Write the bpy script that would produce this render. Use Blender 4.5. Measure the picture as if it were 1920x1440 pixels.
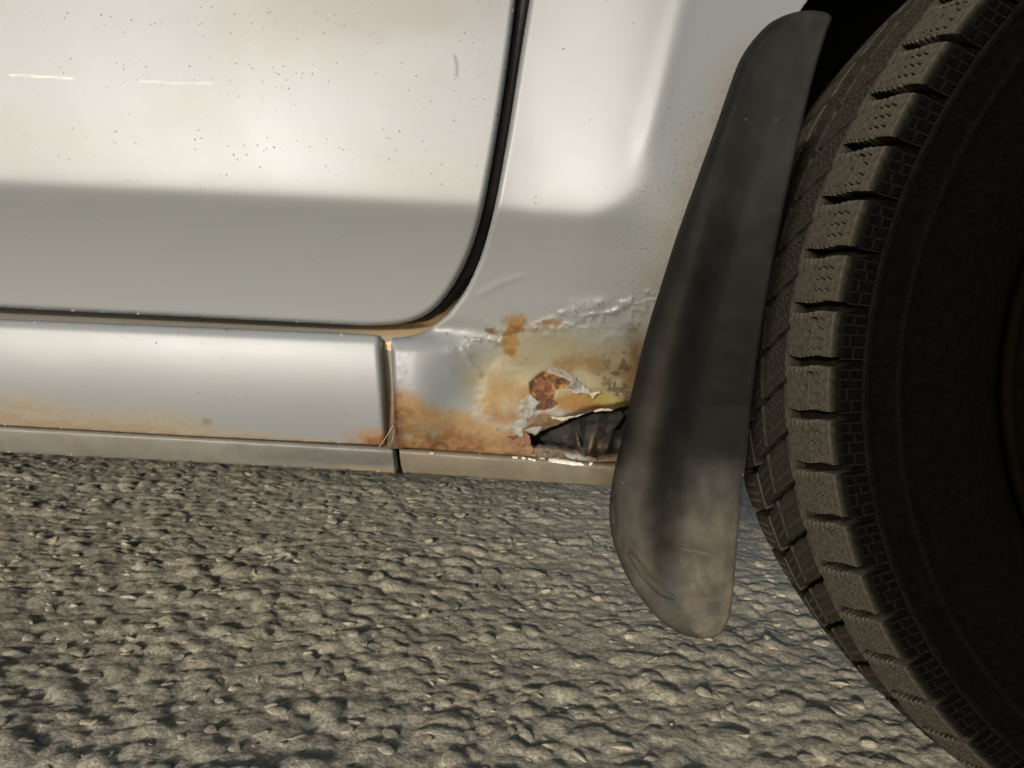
import bpy, bmesh, math, random
import numpy as np
from mathutils import Matrix

random.seed(7)
rng = np.random.default_rng(11)
for o in list(bpy.data.objects):
    bpy.data.objects.remove(o)
S = bpy.context.scene
COL = S.collection

# ------------------------------------------------------------------ camera
F = 1387.0                       # focal length in pixels of the 1920 wide photograph
PITCH, ROLL = 6.0, 2.8
CAM = np.array([0.0, -0.44, 0.39])
cd = bpy.data.cameras.new('camera')
cam = bpy.data.objects.new('camera', cd)
COL.objects.link(cam)
cd.sensor_width = 36.0
cd.lens = F / 1920.0 * 36.0
cd.clip_start = 0.01
cd.clip_end = 500
MC = Matrix.Rotation(math.radians(90 - PITCH), 3, 'X') @ Matrix.Rotation(math.radians(ROLL), 3, 'Z')
cam.matrix_world = Matrix.Translation(CAM) @ MC.to_4x4()
cd.dof.use_dof = True
cd.dof.focus_distance = 0.40
cd.dof.aperture_fstop = 26.0
S.camera = cam
MCn = np.array(MC)

# ------------------------------------------------------------------ light
SUN_EL, SUN_AZ = 13.0, 20.0      # low, from behind the camera and to its left
w = bpy.data.worlds.new('World')
S.world = w
w.use_nodes = True
nt = w.node_tree
bg = nt.nodes['Background']
sky = nt.nodes.new('ShaderNodeTexSky')
sky.sky_type = 'NISHITA'
sky.sun_disc = False
sky.sun_elevation = math.radians(SUN_EL)
sky.sun_rotation = math.radians(180 + SUN_AZ)
sky.dust_density = 2.2
sky.ozone_density = 1.0
nt.links.new(sky.outputs[0], bg.inputs[0])
bg.inputs[1].default_value = 0.09
sd_ = bpy.data.lights.new('sun', 'SUN')
sun = bpy.data.objects.new('sun', sd_)
COL.objects.link(sun)
sd_.energy = 3.0
sd_.angle = math.radians(6.0)
sd_.color = (1.0, 0.965, 0.905)
el, az = math.radians(SUN_EL), math.radians(SUN_AZ)
from mathutils import Vector
to_sun = Vector((-math.sin(az) * math.cos(el), -math.cos(az) * math.cos(el), math.sin(el)))
sun.rotation_euler = to_sun.to_track_quat('Z', 'Y').to_euler()
S.view_settings.view_transform = 'Standard'
S.view_settings.look = 'None'
S.view_settings.exposure = -0.22
S.view_settings.gamma = 1.0
S.view_settings.use_curve_mapping = False

# ------------------------------------------------------------------ helpers
GZ = 0.0655                      # height of the ground
Y0 = -0.07                       # plane of the car's side


def P(u, v, y):
    """point of the plane Y = y seen at photograph pixel (u, v)"""
    u = np.asarray(u, float); v = np.asarray(v, float); y = np.asarray(y, float)
    d = np.stack([(u - 960) / F, -(v - 720) / F, -np.ones_like(u)], -1) @ MCn.T
    t = (y - CAM[1]) / d[..., 1]
    return CAM + d * t[..., None]


def sm(a, b, x):
    t = np.clip((x - a) / (b - a), 0, 1)
    return t * t * (3 - 2 * t)


def _h(ix, iy, seed):
    n = (ix.astype(np.int64) * 374761393 + iy.astype(np.int64) * 668265263 + seed * 1442695041) & 0x7fffffff
    n = ((n ^ (n >> 13)) * 1274126177) & 0x7fffffff
    n = (n ^ (n >> 16)) * 2246822519 & 0x7fffffff
    return ((n ^ (n >> 15)) & 0xffffff) / float(0xffffff)


def noise(x, y, seed=0):
    x = np.asarray(x, float); y = np.asarray(y, float)
    ix = np.floor(x); iy = np.floor(y)
    fx = x - ix; fy = y - iy
    fx = fx * fx * fx * (fx * (fx * 6 - 15) + 10); fy = fy * fy * fy * (fy * (fy * 6 - 15) + 10)
    ix = ix.astype(np.int64); iy = iy.astype(np.int64)
    a = _h(ix, iy, seed); b = _h(ix + 1, iy, seed); c = _h(ix, iy + 1, seed); d = _h(ix + 1, iy + 1, seed)
    return (a + (b - a) * fx) * (1 - fy) + (c + (d - c) * fx) * fy


def fbm(x, y, s, octv=4, seed=0):
    """about -1..1, s is the size of the largest lump"""
    r = 0; amp = 1; tot = 0; x = np.asarray(x, float) / s; y = np.asarray(y, float) / s
    for i in range(octv):
        r = r + amp * (noise(x, y, seed + 17 * i) * 2 - 1); tot += amp
        amp *= 0.55; x = x * 2.03 + 5.1; y = y * 2.03 + 9.7
    return r / tot * 1.6


def domes(x, y, s, seed, fill=0.9, hvar=0.6, aspect=0.35):
    """packed rounded lumps, height 0..1"""
    gx = np.floor(x / s); gy = np.floor(y / s)
    out = np.zeros_like(x)
    for dx in (-1, 0, 1):
        for dy in (-1, 0, 1):
            ix = (gx + dx).astype(np.int64); iy = (gy + dy).astype(np.int64)
            cx = (ix + 0.1 + 0.8 * _h(ix, iy, seed)) * s
            cy = (iy + 0.1 + 0.8 * _h(ix, iy, seed + 1)) * s
            r = s * fill * (0.35 + 0.5 * _h(ix, iy, seed + 2))
            hh = 1 - hvar * _h(ix, iy, seed + 3)
            an = _h(ix, iy, seed + 4) * 3.14
            ca, sa = np.cos(an), np.sin(an)
            k = 1 + aspect * (_h(ix, iy, seed + 5))
            px = (x - cx) * ca + (y - cy) * sa; py = -(x - cx) * sa + (y - cy) * ca
            d2 = (px / (r * k)) ** 2 + (py / (r / k)) ** 2
            out = np.maximum(out, hh * (r / s) * np.clip(1 - d2, 0, 1) ** 0.52)
    return out


def lin(r, g, b, k=1.0):
    c = np.array([r, g, b]) / 255.0
    return np.where(c <= 0.04045, c / 12.92, ((c + 0.055) / 1.055) ** 2.4) * k


def mixc(c, col, m):
    return c + (np.asarray(col)[None, :] - c) * np.clip(m, 0, 1)[:, None]


def smooth_curve(pts, n=10, closed=False):
    p = np.array(pts, float)
    out = []
    m = len(p)
    for i in range(m if closed else m - 1):
        p0 = p[(i - 1) % m] if closed or i > 0 else p[0]
        p1 = p[i]; p2 = p[(i + 1) % m]
        p3 = p[(i + 2) % m] if closed or i + 2 < m else p[-1]
        for k in range(n):
            t = k / n
            out.append(0.5 * (2 * p1 + (p2 - p0) * t + (2 * p0 - 5 * p1 + 4 * p2 - p3) * t * t + (3 * p1 - p0 - 3 * p2 + p3) * t ** 3))
    if not closed:
        out.append(p[-1])
    return np.array(out)


def jag(pts, amp, step, seed):
    """roughen a closed outline"""
    p = np.array(pts, float); out = []
    r = np.random.default_rng(seed)
    for i in range(len(p)):
        a = p[i]; b = p[(i + 1) % len(p)]; L = np.hypot(*(b - a)); n = max(1, int(L / step))
        nn = np.array([-(b - a)[1], (b - a)[0]]) / max(L, 1e-6)
        for k in range(n):
            q = a + (b - a) * k / n
            out.append(q + nn * (r.normal() * amp if k else 0) + r.normal(size=2) * amp * 0.3)
    return np.array(out)


def sdist(u, v, poly):
    """signed distance to a closed outline (positive inside) and nearest point on it"""
    a = np.asarray(poly, float); b = np.roll(a, -1, 0)
    N = len(u)
    best = np.full(N, 1e18); nx = np.zeros(N); ny = np.zeros(N); ins = np.zeros(N, bool)
    for (ax, ay), (bx, by) in zip(a, b):
        ex, ey = bx - ax, by - ay
        L2 = ex * ex + ey * ey
        if L2 < 1e-12:
            continue
        t = np.clip(((u - ax) * ex + (v - ay) * ey) / L2, 0, 1)
        qx = ax + t * ex; qy = ay + t * ey
        d = (u - qx) ** 2 + (v - qy) ** 2
        m = d < best
        best[m] = d[m]; nx[m] = qx[m]; ny[m] = qy[m]
        if ay != by:
            c = ((ay > v) != (by > v)) & (u < (bx - ax) * (v - ay) / (by - ay) + ax)
            ins ^= c
    d = np.sqrt(best)
    return np.where(ins, d, -d), nx, ny


def linedist(u, v, pts):
    best = np.full(len(u), 1e18)
    p = np.array(pts, float)
    for (ax, ay), (bx, by) in zip(p[:-1], p[1:]):
        ex, ey = bx - ax, by - ay
        t = np.clip(((u - ax) * ex + (v - ay) * ey) / (ex * ex + ey * ey), 0, 1)
        best = np.minimum(best, (u - ax - t * ex) ** 2 + (v - ay - t * ey) ** 2)
    return np.sqrt(best)


def link(o, parent=None, ploc=None):
    COL.objects.link(o)
    if parent is not None:
        o.parent = parent
        if ploc is not None:
            o.matrix_parent_inverse = Matrix.Translation((-ploc[0], -ploc[1], -ploc[2]))
    return o


def mesh_obj(name, verts, faces, mat, parent=None, ploc=None, smooth=True, attrs=None):
    me = bpy.data.meshes.new(name)
    me.from_pydata(np.asarray(verts).tolist(), [], np.asarray(faces).tolist() if isinstance(faces, np.ndarray) else faces)
    if smooth:
        me.polygons.foreach_set('use_smooth', np.ones(len(me.polygons), bool))
    for k, a in (attrs or {}).items():
        a = np.asarray(a, np.float32)
        if a.ndim == 2:
            at = me.attributes.new(k, 'FLOAT_COLOR', 'POINT')
            at.data.foreach_set('color', np.concatenate([a, np.ones((len(a), 1), np.float32)], 1).ravel())
        else:
            at = me.attributes.new(k, 'FLOAT', 'POINT')
            at.data.foreach_set('value', a)
    me.materials.append(mat)
    me.update()
    o = bpy.data.objects.new(name, me)
    return link(o, parent, ploc)


DULL = {'door': .62, 'sill_panel': .62, 'fender': .60, 'door_shut': .7, 'paint_flake': .62, 'rust_flake': .6, 'torn_edge': .6}   # the lacquer is silver, not white


def sheet(name, poly, step, depth, mat, parent, ploc, lip=0.008, hole=None, paint=None, back=True):
    """a pressed panel: its outline and relief are given over the photograph's pixels, its depth in metres"""
    poly = np.asarray(poly, float)
    u0, v0 = poly.min(0) - 2 * step; u1, v1 = poly.max(0) + 2 * step
    nu = int((u1 - u0) / step) + 2; nv = int((v1 - v0) / step) + 2
    U, V = np.meshgrid(u0 + np.arange(nu) * step, v0 + np.arange(nv) * step)
    u = U.ravel().copy(); v = V.ravel().copy()
    s, qx, qy = sdist(u, v, poly)
    near = np.abs(s) < 0.62 * step
    u[near] = qx[near]; v[near] = qy[near]
    ok = s > -0.62 * step
    s = np.where(near, 0, s)
    if hole is not None:
        sh, hx, hy = sdist(u, v, hole)
        nh = (np.abs(sh) < 0.62 * step) & ~near
        u[nh] = hx[nh]; v[nh] = hy[nh]
        ok &= (sh < 0.62 * step)
        s = np.minimum(s, np.where(nh, 0, np.maximum(-sh, 0)))
    idx = np.arange(nu * nv).reshape(nv, nu)
    q = np.stack([idx[:-1, :-1], idx[1:, :-1], idx[1:, 1:], idx[:-1, 1:]], -1).reshape(-1, 4)
    q = q[ok[q].all(1)]
    # drop cells that collapsed or lie outside a concave corner
    cu = u[q].mean(1); cv = v[q].mean(1)
    s2 = sdist(cu, cv, poly)[0]
    keep = s2 > 0
    if hole is not None:
        keep &= sdist(cu, cv, hole)[0] < 0
    q = q[keep]
    used = np.unique(q)
    remap = -np.ones(nu * nv, int); remap[used] = np.arange(len(used))
    q = remap[q]; u = u[used]; v = v[used]; s = s[used]
    y = depth(u, v, s)
    co = P(u, v, y)
    n0 = len(co)
    # rim: boundary edges folded back
    e = np.concatenate([q[:, [0, 1]], q[:, [1, 2]], q[:, [2, 3]], q[:, [3, 0]]])
    key = np.sort(e, 1); k1 = key[:, 0].astype(np.int64) * n0 + key[:, 1]
    un, inv, cnt = np.unique(k1, return_inverse=True, return_counts=True)
    be = e[cnt[inv] == 1]
    be = be[be[:, 0] != be[:, 1]]
    bv = np.unique(be)
    bm_ = -np.ones(n0, int); bm_[bv] = n0 + np.arange(len(bv))
    if lip:
        cb = co[bv].copy(); cb[:, 1] += lip
        co = np.concatenate([co, cb])
        lipq = np.stack([be[:, 1], be[:, 0], bm_[be[:, 0]], bm_[be[:, 1]]], 1)
        q = np.concatenate([q, lipq])
        u = np.concatenate([u, u[bv]]); v = np.concatenate([v, v[bv]]); s = np.concatenate([s, s[bv] * 0 - 1])
    # split degenerate quads into triangles
    faces = []
    for f in q.tolist():
        g = []
        for i in f:
            if i not in g:
                g.append(i)
        if len(g) >= 3:
            faces.append(g)
    attrs = paint(u, v, s) if paint else None
    if mat is M_PAINT:
        attrs['col'] = attrs['col'] * DULL.get(name, 1.0)
    return mesh_obj(name, co, faces, mat, parent, ploc, True, attrs)


# ------------------------------------------------------------------ materials
def new_mat(name):
    m = bpy.data.materials.new(name); m.use_nodes = True
    n = m.node_tree.nodes; return m, n, m.node_tree.links, n['Principled BSDF']


def nd(n, t, **kw):
    x = n.new(t)
    for k, v in kw.items():
        if k.startswith('i_'):
            x.inputs[k[2:].replace('_', ' ')].default_value = v
        else:
            setattr(x, k, v)
    return x


def mapr(n, l, src, a, b, c=0.0, d=1.0, smooth=True):
    x = n.new('ShaderNodeMapRange')
    if smooth:
        x.interpolation_type = 'SMOOTHSTEP'
    x.inputs['From Min'].default_value = a; x.inputs['From Max'].default_value = b
    x.inputs['To Min'].default_value = c; x.inputs['To Max'].default_value = d
    l.new(src, x.inputs['Value'])
    return x.outputs[0]


def mathn(n, l, op, a, b):
    x = n.new('ShaderNodeMath'); x.operation = op
    for i, s in enumerate((a, b)):
        if isinstance(s, (int, float)):
            x.inputs[i].default_value = s
        else:
            l.new(s, x.inputs[i])
    return x.outputs[0]


def mixn(n, l, fac, a, b):
    x = n.new('ShaderNodeMix'); x.data_type = 'RGBA'
    for s, v in ((0, fac), (6, a), (7, b)):
        if isinstance(v, (int, float)):
            x.inputs[s].default_value = v
        elif isinstance(v, (tuple, list)):
            x.inputs[s].default_value = (*v, 1)
        else:
            l.new(v, x.inputs[s])
    return x.outputs[2]


def body_paint(name):
    """silver-white lacquer; attributes: col (paint or rust colour), wear (0 lacquer .. 1 bare rust), speck (amount of grit)"""
    m, n, l, b = new_mat(name)
    col = nd(n, 'ShaderNodeAttribute', attribute_name='col')
    wear = nd(n, 'ShaderNodeAttribute', attribute_name='wear')
    spk = nd(n, 'ShaderNodeAttribute', attribute_name='speck')
    tc = nd(n, 'ShaderNodeTexCoord')
    # grit stuck to the paint
    wob = nd(n, 'ShaderNodeTexNoise', i_Scale=260.0, i_Detail=2.0)
    l.new(tc.outputs['Object'], wob.inputs['Vector'])
    add = n.new('ShaderNodeVectorMath'); add.operation = 'MULTIPLY_ADD'
    l.new(wob.outputs['Color'], add.inputs[0]); add.inputs[1].default_value = (0.0022,) * 3
    l.new(tc.outputs['Object'], add.inputs[2])
    specks = None
    for sc, thr in ((230.0, 0.085), (620.0, 0.24)):
        vo = nd(n, 'ShaderNodeTexVoronoi', i_Scale=sc)
        l.new(add.outputs[0], vo.inputs['Vector'])
        sep = n.new('ShaderNodeSeparateColor'); l.new(vo.outputs['Color'], sep.inputs[0])
        pick = mathn(n, l, 'LESS_THAN', sep.outputs[0], mathn(n, l, 'MULTIPLY', spk.outputs['Fac'], 0.5))
        rad = mathn(n, l, 'MULTIPLY', sep.outputs[1], thr)
        dot = mathn(n, l, 'LESS_THAN', vo.outputs['Distance'], rad)
        s1 = mathn(n, l, 'MULTIPLY', pick, dot)
        specks = s1 if specks is None else mathn(n, l, 'MAXIMUM', specks, s1)
    # dust film and mottling
    no = nd(n, 'ShaderNodeTexNoise', i_Scale=24.0, i_Detail=6.0, i_Roughness=0.6)
    l.new(tc.outputs['Object'], no.inputs['Vector'])
    fine = nd(n, 'ShaderNodeTexNoise', i_Scale=420.0, i_Detail=4.0, i_Roughness=0.7)
    l.new(tc.outputs['Object'], fine.inputs['Vector'])
    dirt = mapr(n, l, no.outputs[0], 0.35, 0.75, 0.0, 0.09)
    c1 = mixn(n, l, dirt, col.outputs['Color'], (0.36, 0.34, 0.29))
    fm = mapr(n, l, fine.outputs[0], 0.3, 0.7, 0.72, 1.2)
    mx = n.new('ShaderNodeMix'); mx.data_type = 'RGBA'; mx.blend_type = 'MULTIPLY'
    l.new(wear.outputs['Fac'], mx.inputs[0]); l.new(c1, mx.inputs[6])
    cmb = n.new('ShaderNodeCombineColor')
    for i in range(3):
        l.new(fm, cmb.inputs[i])
    l.new(cmb.outputs[0], mx.inputs[7])
    c2 = mixn(n, l, mathn(n, l, 'MULTIPLY', specks, 0.62), mx.outputs[2], (0.085, 0.065, 0.04))
    l.new(c2, b.inputs['Base Color'])
    bare = mathn(n, l, 'MAXIMUM', wear.outputs['Fac'], specks)
    l.new(mapr(n, l, bare, 0, 1, 0.30, 0.0, False), b.inputs['Metallic'])
    rr = mathn(n, l, 'ADD', mapr(n, l, bare, 0, 1, 0.53, 0.80, False), mapr(n, l, no.outputs[0], 0.3, 0.7, -0.01, 0.012))
    l.new(rr, b.inputs['Roughness'])
    l.new(mapr(n, l, bare, 0.0, 0.9, 0.06, 0.0), b.inputs['Coat Weight'])
    l.new(mapr(n, l, no.outputs[0], 0.3, 0.75, 0.24, 0.26), b.inputs['Coat Roughness'])
    bu = nd(n, 'ShaderNodeBump', i_Distance=0.0006)
    bu.inputs['Strength'].default_value = 0.8
    hgt = mathn(n, l, 'ADD', mathn(n, l, 'MULTIPLY', fine.outputs[0], mathn(n, l, 'ADD', mathn(n, l, 'MULTIPLY', wear.outputs['Fac'], 1.0), 0.012)), mathn(n, l, 'MULTIPLY', specks, 0.25))
    l.new(hgt, bu.inputs['Height'])
    l.new(bu.outputs[0], b.inputs['Normal'])
    return m


def attr_mat(name, rough=0.75, spec=0.4, scale=160.0, amt=0.35, bump=0.0004):
    """matt material that takes its colour from the col attribute, with grain"""
    m, n, l, b = new_mat(name)
    col = nd(n, 'ShaderNodeAttribute', attribute_name='col')
    tc = nd(n, 'ShaderNodeTexCoord')
    no = nd(n, 'ShaderNodeTexNoise', i_Scale=scale, i_Detail=6.0, i_Roughness=0.65)
    l.new(tc.outputs['Object'], no.inputs['Vector'])
    fm = mapr(n, l, no.outputs[0], 0.3, 0.7, 1 - amt, 1 + amt)
    cmb = n.new('ShaderNodeCombineColor')
    for i in range(3):
        l.new(fm, cmb.inputs[i])
    mx = n.new('ShaderNodeMix'); mx.data_type = 'RGBA'; mx.blend_type = 'MULTIPLY'; mx.inputs[0].default_value = 1
    l.new(col.outputs['Color'], mx.inputs[6]); l.new(cmb.outputs[0], mx.inputs[7])
    l.new(mx.outputs[2], b.inputs['Base Color'])
    b.inputs['Roughness'].default_value = rough
    b.inputs['Specular IOR Level'].default_value = spec
    bu = nd(n, 'ShaderNodeBump', i_Distance=bump); bu.inputs['Strength'].default_value = 0.7
    l.new(no.outputs[0], bu.inputs['Height']); l.new(bu.outputs[0], b.inputs['Normal'])
    return m


def plain_mat(name, c, rough=0.6, spec=0.4, metallic=0.0, scale=90.0, amt=0.3, bump=0.0003, rnd=0.0):
    m, n, l, b = new_mat(name)
    tc = nd(n, 'ShaderNodeTexCoord')
    no = nd(n, 'ShaderNodeTexNoise', i_Scale=scale, i_Detail=6.0, i_Roughness=0.65)
    l.new(tc.outputs['Object'], no.inputs['Vector'])
    lo = tuple(x * (1 - amt) for x in c); hi = tuple(min(1, x * (1 + amt)) for x in c)
    cc = mixn(n, l, mapr(n, l, no.outputs[0], 0.3, 0.7), lo, hi)
    if rnd:
        oi = n.new('ShaderNodeObjectInfo')
        hs = n.new('ShaderNodeHueSaturation')
        l.new(mapr(n, l, oi.outputs['Random'], 0, 1, 1 - rnd, 1 + rnd, False), hs.inputs['Value'])
        l.new(cc, hs.inputs['Color']); cc = hs.outputs[0]
    l.new(cc, b.inputs['Base Color'])
    b.inputs['Roughness'].default_value = rough
    b.inputs['Specular IOR Level'].default_value = spec
    b.inputs['Metallic'].default_value = metallic
    bu = nd(n, 'ShaderNodeBump', i_Distance=bump); bu.inputs['Strength'].default_value = 0.7
    l.new(no.outputs[0], bu.inputs['Height']); l.new(bu.outputs[0], b.inputs['Normal'])
    return m


M_PAINT = body_paint('silver_lacquer')
M_FLANGE = attr_mat('dusty_flange_metal', 0.45, 0.5, 90, 0.10, 0.0001)
M_FLAP = attr_mat('black_rubber_with_dust', 0.65, 0.12, 60, 0.18, 0.0002)
M_RUST = attr_mat('flaking_rust', 0.85, 0.25, 520, 0.55, 0.0008)
M_SEAL = plain_mat('black_rubber_seal', (0.012, 0.011, 0.010), 0.6)
M_LINER = plain_mat('black_arch_liner', (0.010, 0.010, 0.010), 0.8, 0.2)
M_UNDER = plain_mat('underbody_coating', (0.03, 0.028, 0.025), 0.9, 0.2)
M_TYRE = attr_mat('tyre_rubber', 0.95, 0.015, 300, 0.3, 0.0003)
M_RIM = plain_mat('brown_rusty_rim', (0.0035, 0.0026, 0.0012), 0.9, 0.01, 0.0)
GC = (0.49, 0.452, 0.352)
M_GROUND = plain_mat('dusty_packed_ground', GC, 0.95, 0.12, 0, 260, 0.36, 0.0026)
M_STONE = plain_mat('dusty_stone', (0.43, 0.395, 0.308), 0.95, 0.12, 0, 2.2, 0.25, 0.002, 0.12)
M_PEBBLE = plain_mat('pale_pebble', (0.60, 0.56, 0.47), 0.8, 0.3, 0, 80, 0.2, 0.0005)
M_STRAW = plain_mat('dry_straw', (0.55, 0.42, 0.22), 0.7)

# ------------------------------------------------------------------ ground and stones
def gheight(x, y):
    wx = x + 0.0022 * fbm(x, y, 0.012, 2, 15); wy = y + 0.0022 * fbm(x + 5, y, 0.012, 2, 16)
    big = domes(wx, wy, 0.0215, 3, 1.0, 0.75, 0.35) * 0.0100
    mid = domes(wx + 3.3, wy + 1.7, 0.0130, 21, 1.0, 0.7, 0.35) * 0.0066
    tiny = domes(wx + 1.3, wy + 4.7, 0.0070, 27, 1.0, 0.7, 0.3) * 0.0030
    grit = fbm(x, y, 0.0065, 3, 5) * 0.0007
    wave = fbm(x, y, 0.2, 2, 9) * 0.0022
    dusty = sm(-0.6, 0.2, fbm(x, y, 0.07, 3, 31))
    return np.maximum(np.maximum(big, mid), tiny) * (0.56 + 0.46 * dusty) + grit + wave


def ground():
    xs = np.arange(-1.15, 1.25, 0.0027); ys = np.arange(-0.25, 1.3, 0.0029)
    X, Y = np.meshgrid(xs, ys)
    x = X.ravel(); y = Y.ravel()
    z = gheight(x, y)
    edge = np.minimum.reduce([x + 1.15, 1.245 - x, y + 0.25, 1.295 - y])
    z = z * sm(0, 0.06, edge) + GZ - 0.004
    nx, ny = len(xs), len(ys)
    idx = np.arange(nx * ny).reshape(ny, nx)
    q = np.stack([idx[:-1, :-1], idx[:-1, 1:], idx[1:, 1:], idx[1:, :-1]], -1).reshape(-1, 4)
    co = np.stack([x, y, z], 1)
    # outer sheet: rings of larger quads round the detailed field
    n0 = len(co)
    x0, x1, y0_, y1 = xs[0], xs[-1], ys[0], ys[-1]
    R = 25.0
    out = np.array([(x0, y0_), (x1, y0_), (x1, y1), (x0, y1), (-R, -R), (R, -R), (R, R), (-R, R)])
    co = np.concatenate([co, np.column_stack([out, np.full(8, GZ - 0.0045)])])
    qo = np.array([[4, 5, 1, 0], [5, 6, 2, 1], [6, 7, 3, 2], [7, 4, 0, 3]]) + n0
    g = mesh_obj('ground', co, np.concatenate([q, qo]), M_GROUND)
    g['kind'] = 'structure'
    return g


G = ground()


def stone_mesh(seed, sub, squash=0.42):
    bm = bmesh.new(); bmesh.ops.create_icosphere(bm, subdivisions=sub, radius=1.0)
    r = np.random.default_rng(seed)
    a, b_ = r.uniform(0.95, 1.45), r.uniform(0.65, 0.95)
    ks = r.normal(size=(5, 3)); ph = r.uniform(0, 6, 5)
    cuts = [(r.normal(size=3), r.uniform(0.42, 0.8)) for _ in range(9)]
    vs = []
    for v in bm.verts:
        p = np.array(v.co)
        for nrm, dd in cuts:
            nrm = nrm / np.linalg.norm(nrm)
            t = p @ nrm
            if t > dd:
                p = p - nrm * (t - dd) * 0.85
        p = p * (1 + 0.07 * np.sum(np.sin(ks @ p * 2.2 + ph)) / 2)
        vs.append((p[0] * a, p[1] * b_, p[2] * squash))
    fs = [[x.index for x in f.verts] for f in bm.faces]
    bm.free()
    return np.array(vs), np.array(fs)


def stones():
    pts = []
    gs = 0.021
    for iy in range(int(1.3 / gs)):
        for ix in range(int(2.3 / gs)):
            x = -1.1 + (ix + random.random()) * gs; y = -0.2 + (iy + random.random()) * gs
            if random.random() < 0.5:
                pts.append((x, y, 0.0042 + 0.0055 * random.random() ** 2.0))
    pts = np.array(pts)
    z = gheight(pts[:, 0], pts[:, 1]) + GZ - 0.004
    # apparent size in the photograph
    d = np.stack([pts[:, 0], pts[:, 1], z], 1) - CAM
    q = d @ MCn
    pu = 960 + F * q[:, 0] / -q[:, 2]; pv = 720 - F * q[:, 1] / -q[:, 2]
    size = pts[:, 2] / -q[:, 2]
    vis = (pu > 0) & (pu < 1920) & (pv < 1440) & (pv > 850) & ~((pu > 1150) & (pv < 1190) & (pu < 1400)) & ~(pu - 1400 > (pv - 800) * 0.8 + 40)
    order = np.argsort(-(size * vis))
    ind = order[:300]; rest = order[300:]
    var = []
    for k in range(10):
        vs, fs = stone_mesh(40 + k, 3)
        me = bpy.data.meshes.new('stone'); me.from_pydata(vs.tolist(), [], fs.tolist())
        me.polygons.foreach_set('use_smooth', np.ones(len(fs), bool)); me.materials.append(M_STONE)
        var.append(me)
    for i in ind:
        o = bpy.data.objects.new('stone', var[random.randrange(10)])
        s = pts[i, 2]
        o.scale = (s, s, s * random.uniform(0.8, 1.1))
        o.location = (pts[i, 0], pts[i, 1], z[i] + s * random.uniform(-0.26, 0.0))
        o.rotation_euler = (random.uniform(-.35, .35), random.uniform(-.35, .35), random.uniform(0, 6.28))
        link(o, G)
    lows = [stone_mesh(70 + k, 2) for k in range(8)]
    V = []; Fc = []; n = 0
    for i in rest:
        vs, fs = lows[i % 8]
        a = random.uniform(0, 6.28); s = pts[i, 2]
        c, sn = math.cos(a) * s, math.sin(a) * s
        vv = np.stack([vs[:, 0] * c - vs[:, 1] * sn + pts[i, 0], vs[:, 0] * sn + vs[:, 1] * c + pts[i, 1], vs[:, 2] * s * random.uniform(.8, 1.1) + z[i] - s * random.uniform(.08, .32)], 1)
        V.append(vv); Fc.append(fs + n); n += len(vs)
    o = mesh_obj('stones', np.concatenate(V), np.concatenate(Fc), M_STONE, G)
    o['kind'] = 'stuff'


stones()

# loose pale pebbles that stand out on the ground
for (pu, pv, sz, lab) in ((1065, 1307, 9.5, 'pale flat pebble lying on the gravel below the mud flap'),
                          (925, 1314, 9, 'rounded pale pebble left of the brightest flat pebble'),
                          (1260, 1345, 8, 'small pale pebble in the patch of fine grit right of centre'),
                          (750, 1432, 9, 'pale pebble at the bottom edge below the sill joint'),
                          (1495, 1131, 10, 'pale pebble beside the lower edge of the tyre')):
    d = MCn @ np.array([(pu - 960) / F, -(pv - 720) / F, -1])
    t = (GZ + 0.006 - CAM[2]) / d[2]
    p = CAM + d * t
    vs, fs = stone_mesh(int(pu), 3, 0.5)
    s = sz * 0.5 * t / F
    zz = float(gheight(np.array([p[0]]), np.array([p[1]]))[0]) + GZ - 0.004
    o = mesh_obj('pebble', vs * s, fs, M_PEBBLE)
    o.location = (p[0], p[1], zz + s * 0.4)
    o.rotation_euler = (0.1, 0.1, 0.4)
    o['label'] = lab; o['category'] = 'pebble'; o['group'] = 'pale pebbles on the gravel'

# ------------------------------------------------------------------ car
CL = (0.46, 0.6, GZ)
car = bpy.data.objects.new('car', None)
car.location = CL
COL.objects.link(car)
car['label'] = 'silver car with rust hole behind its front wheel and black mud flap'
car['category'] = 'car'

SILVER = lin(197, 201, 204)


def crease_s(u, v):
    a = v - np.interp(u, [-500, 0, 905, 1000, 1100, 1400], [323, 345, 388, 400, 406, 418])
    b = (u - np.interp(v, [-320, -20, 100, 200, 275, 420, 700], [1372, 1300, 1272, 1247, 1228, 1192, 1120])) * 0.96
    r = 105.0
    qa = a + r; qb = b + r
    s = np.hypot(np.maximum(qa, 0), np.maximum(qb, 0)) + np.minimum(np.maximum(qa, qb), 0) - r
    wa = sm(-90, 90, a - b)
    return a, b, s, wa


def sill_y(T):
    return 0.0175 + 5.0e-7 * (T - 75) ** 2 + 0.016 * (1 - sm(-24, 22, T)) ** 2


def body_y(u, v):
    a, b, s, wa = crease_s(u, v)
    up = 0.0025 * np.maximum(-a, 0) / 345 + 0.002 * (np.maximum(-a, 0) / 345) ** 2
    m = 0.00008 + (0.00017 - 0.00008) * wa
    pos = 0.5 * (s + np.sqrt(s * s + 16.0 ** 2))
    rec = 0.05 * (1 - np.exp(-m * pos / 0.05))
    rib = 0.0011 * np.exp(-((b + 16) / 20.0) ** 2) * sm(-60, -170, a)
    flare = 0.010 * sm(940, 1260, u) * sm(720, 480, v)      # the wing swells towards the wheel arch
    return Y0 + up + rec - rib - flare


def sill_T(u, v):
    return v - (600 + 0.042 * u)


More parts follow.
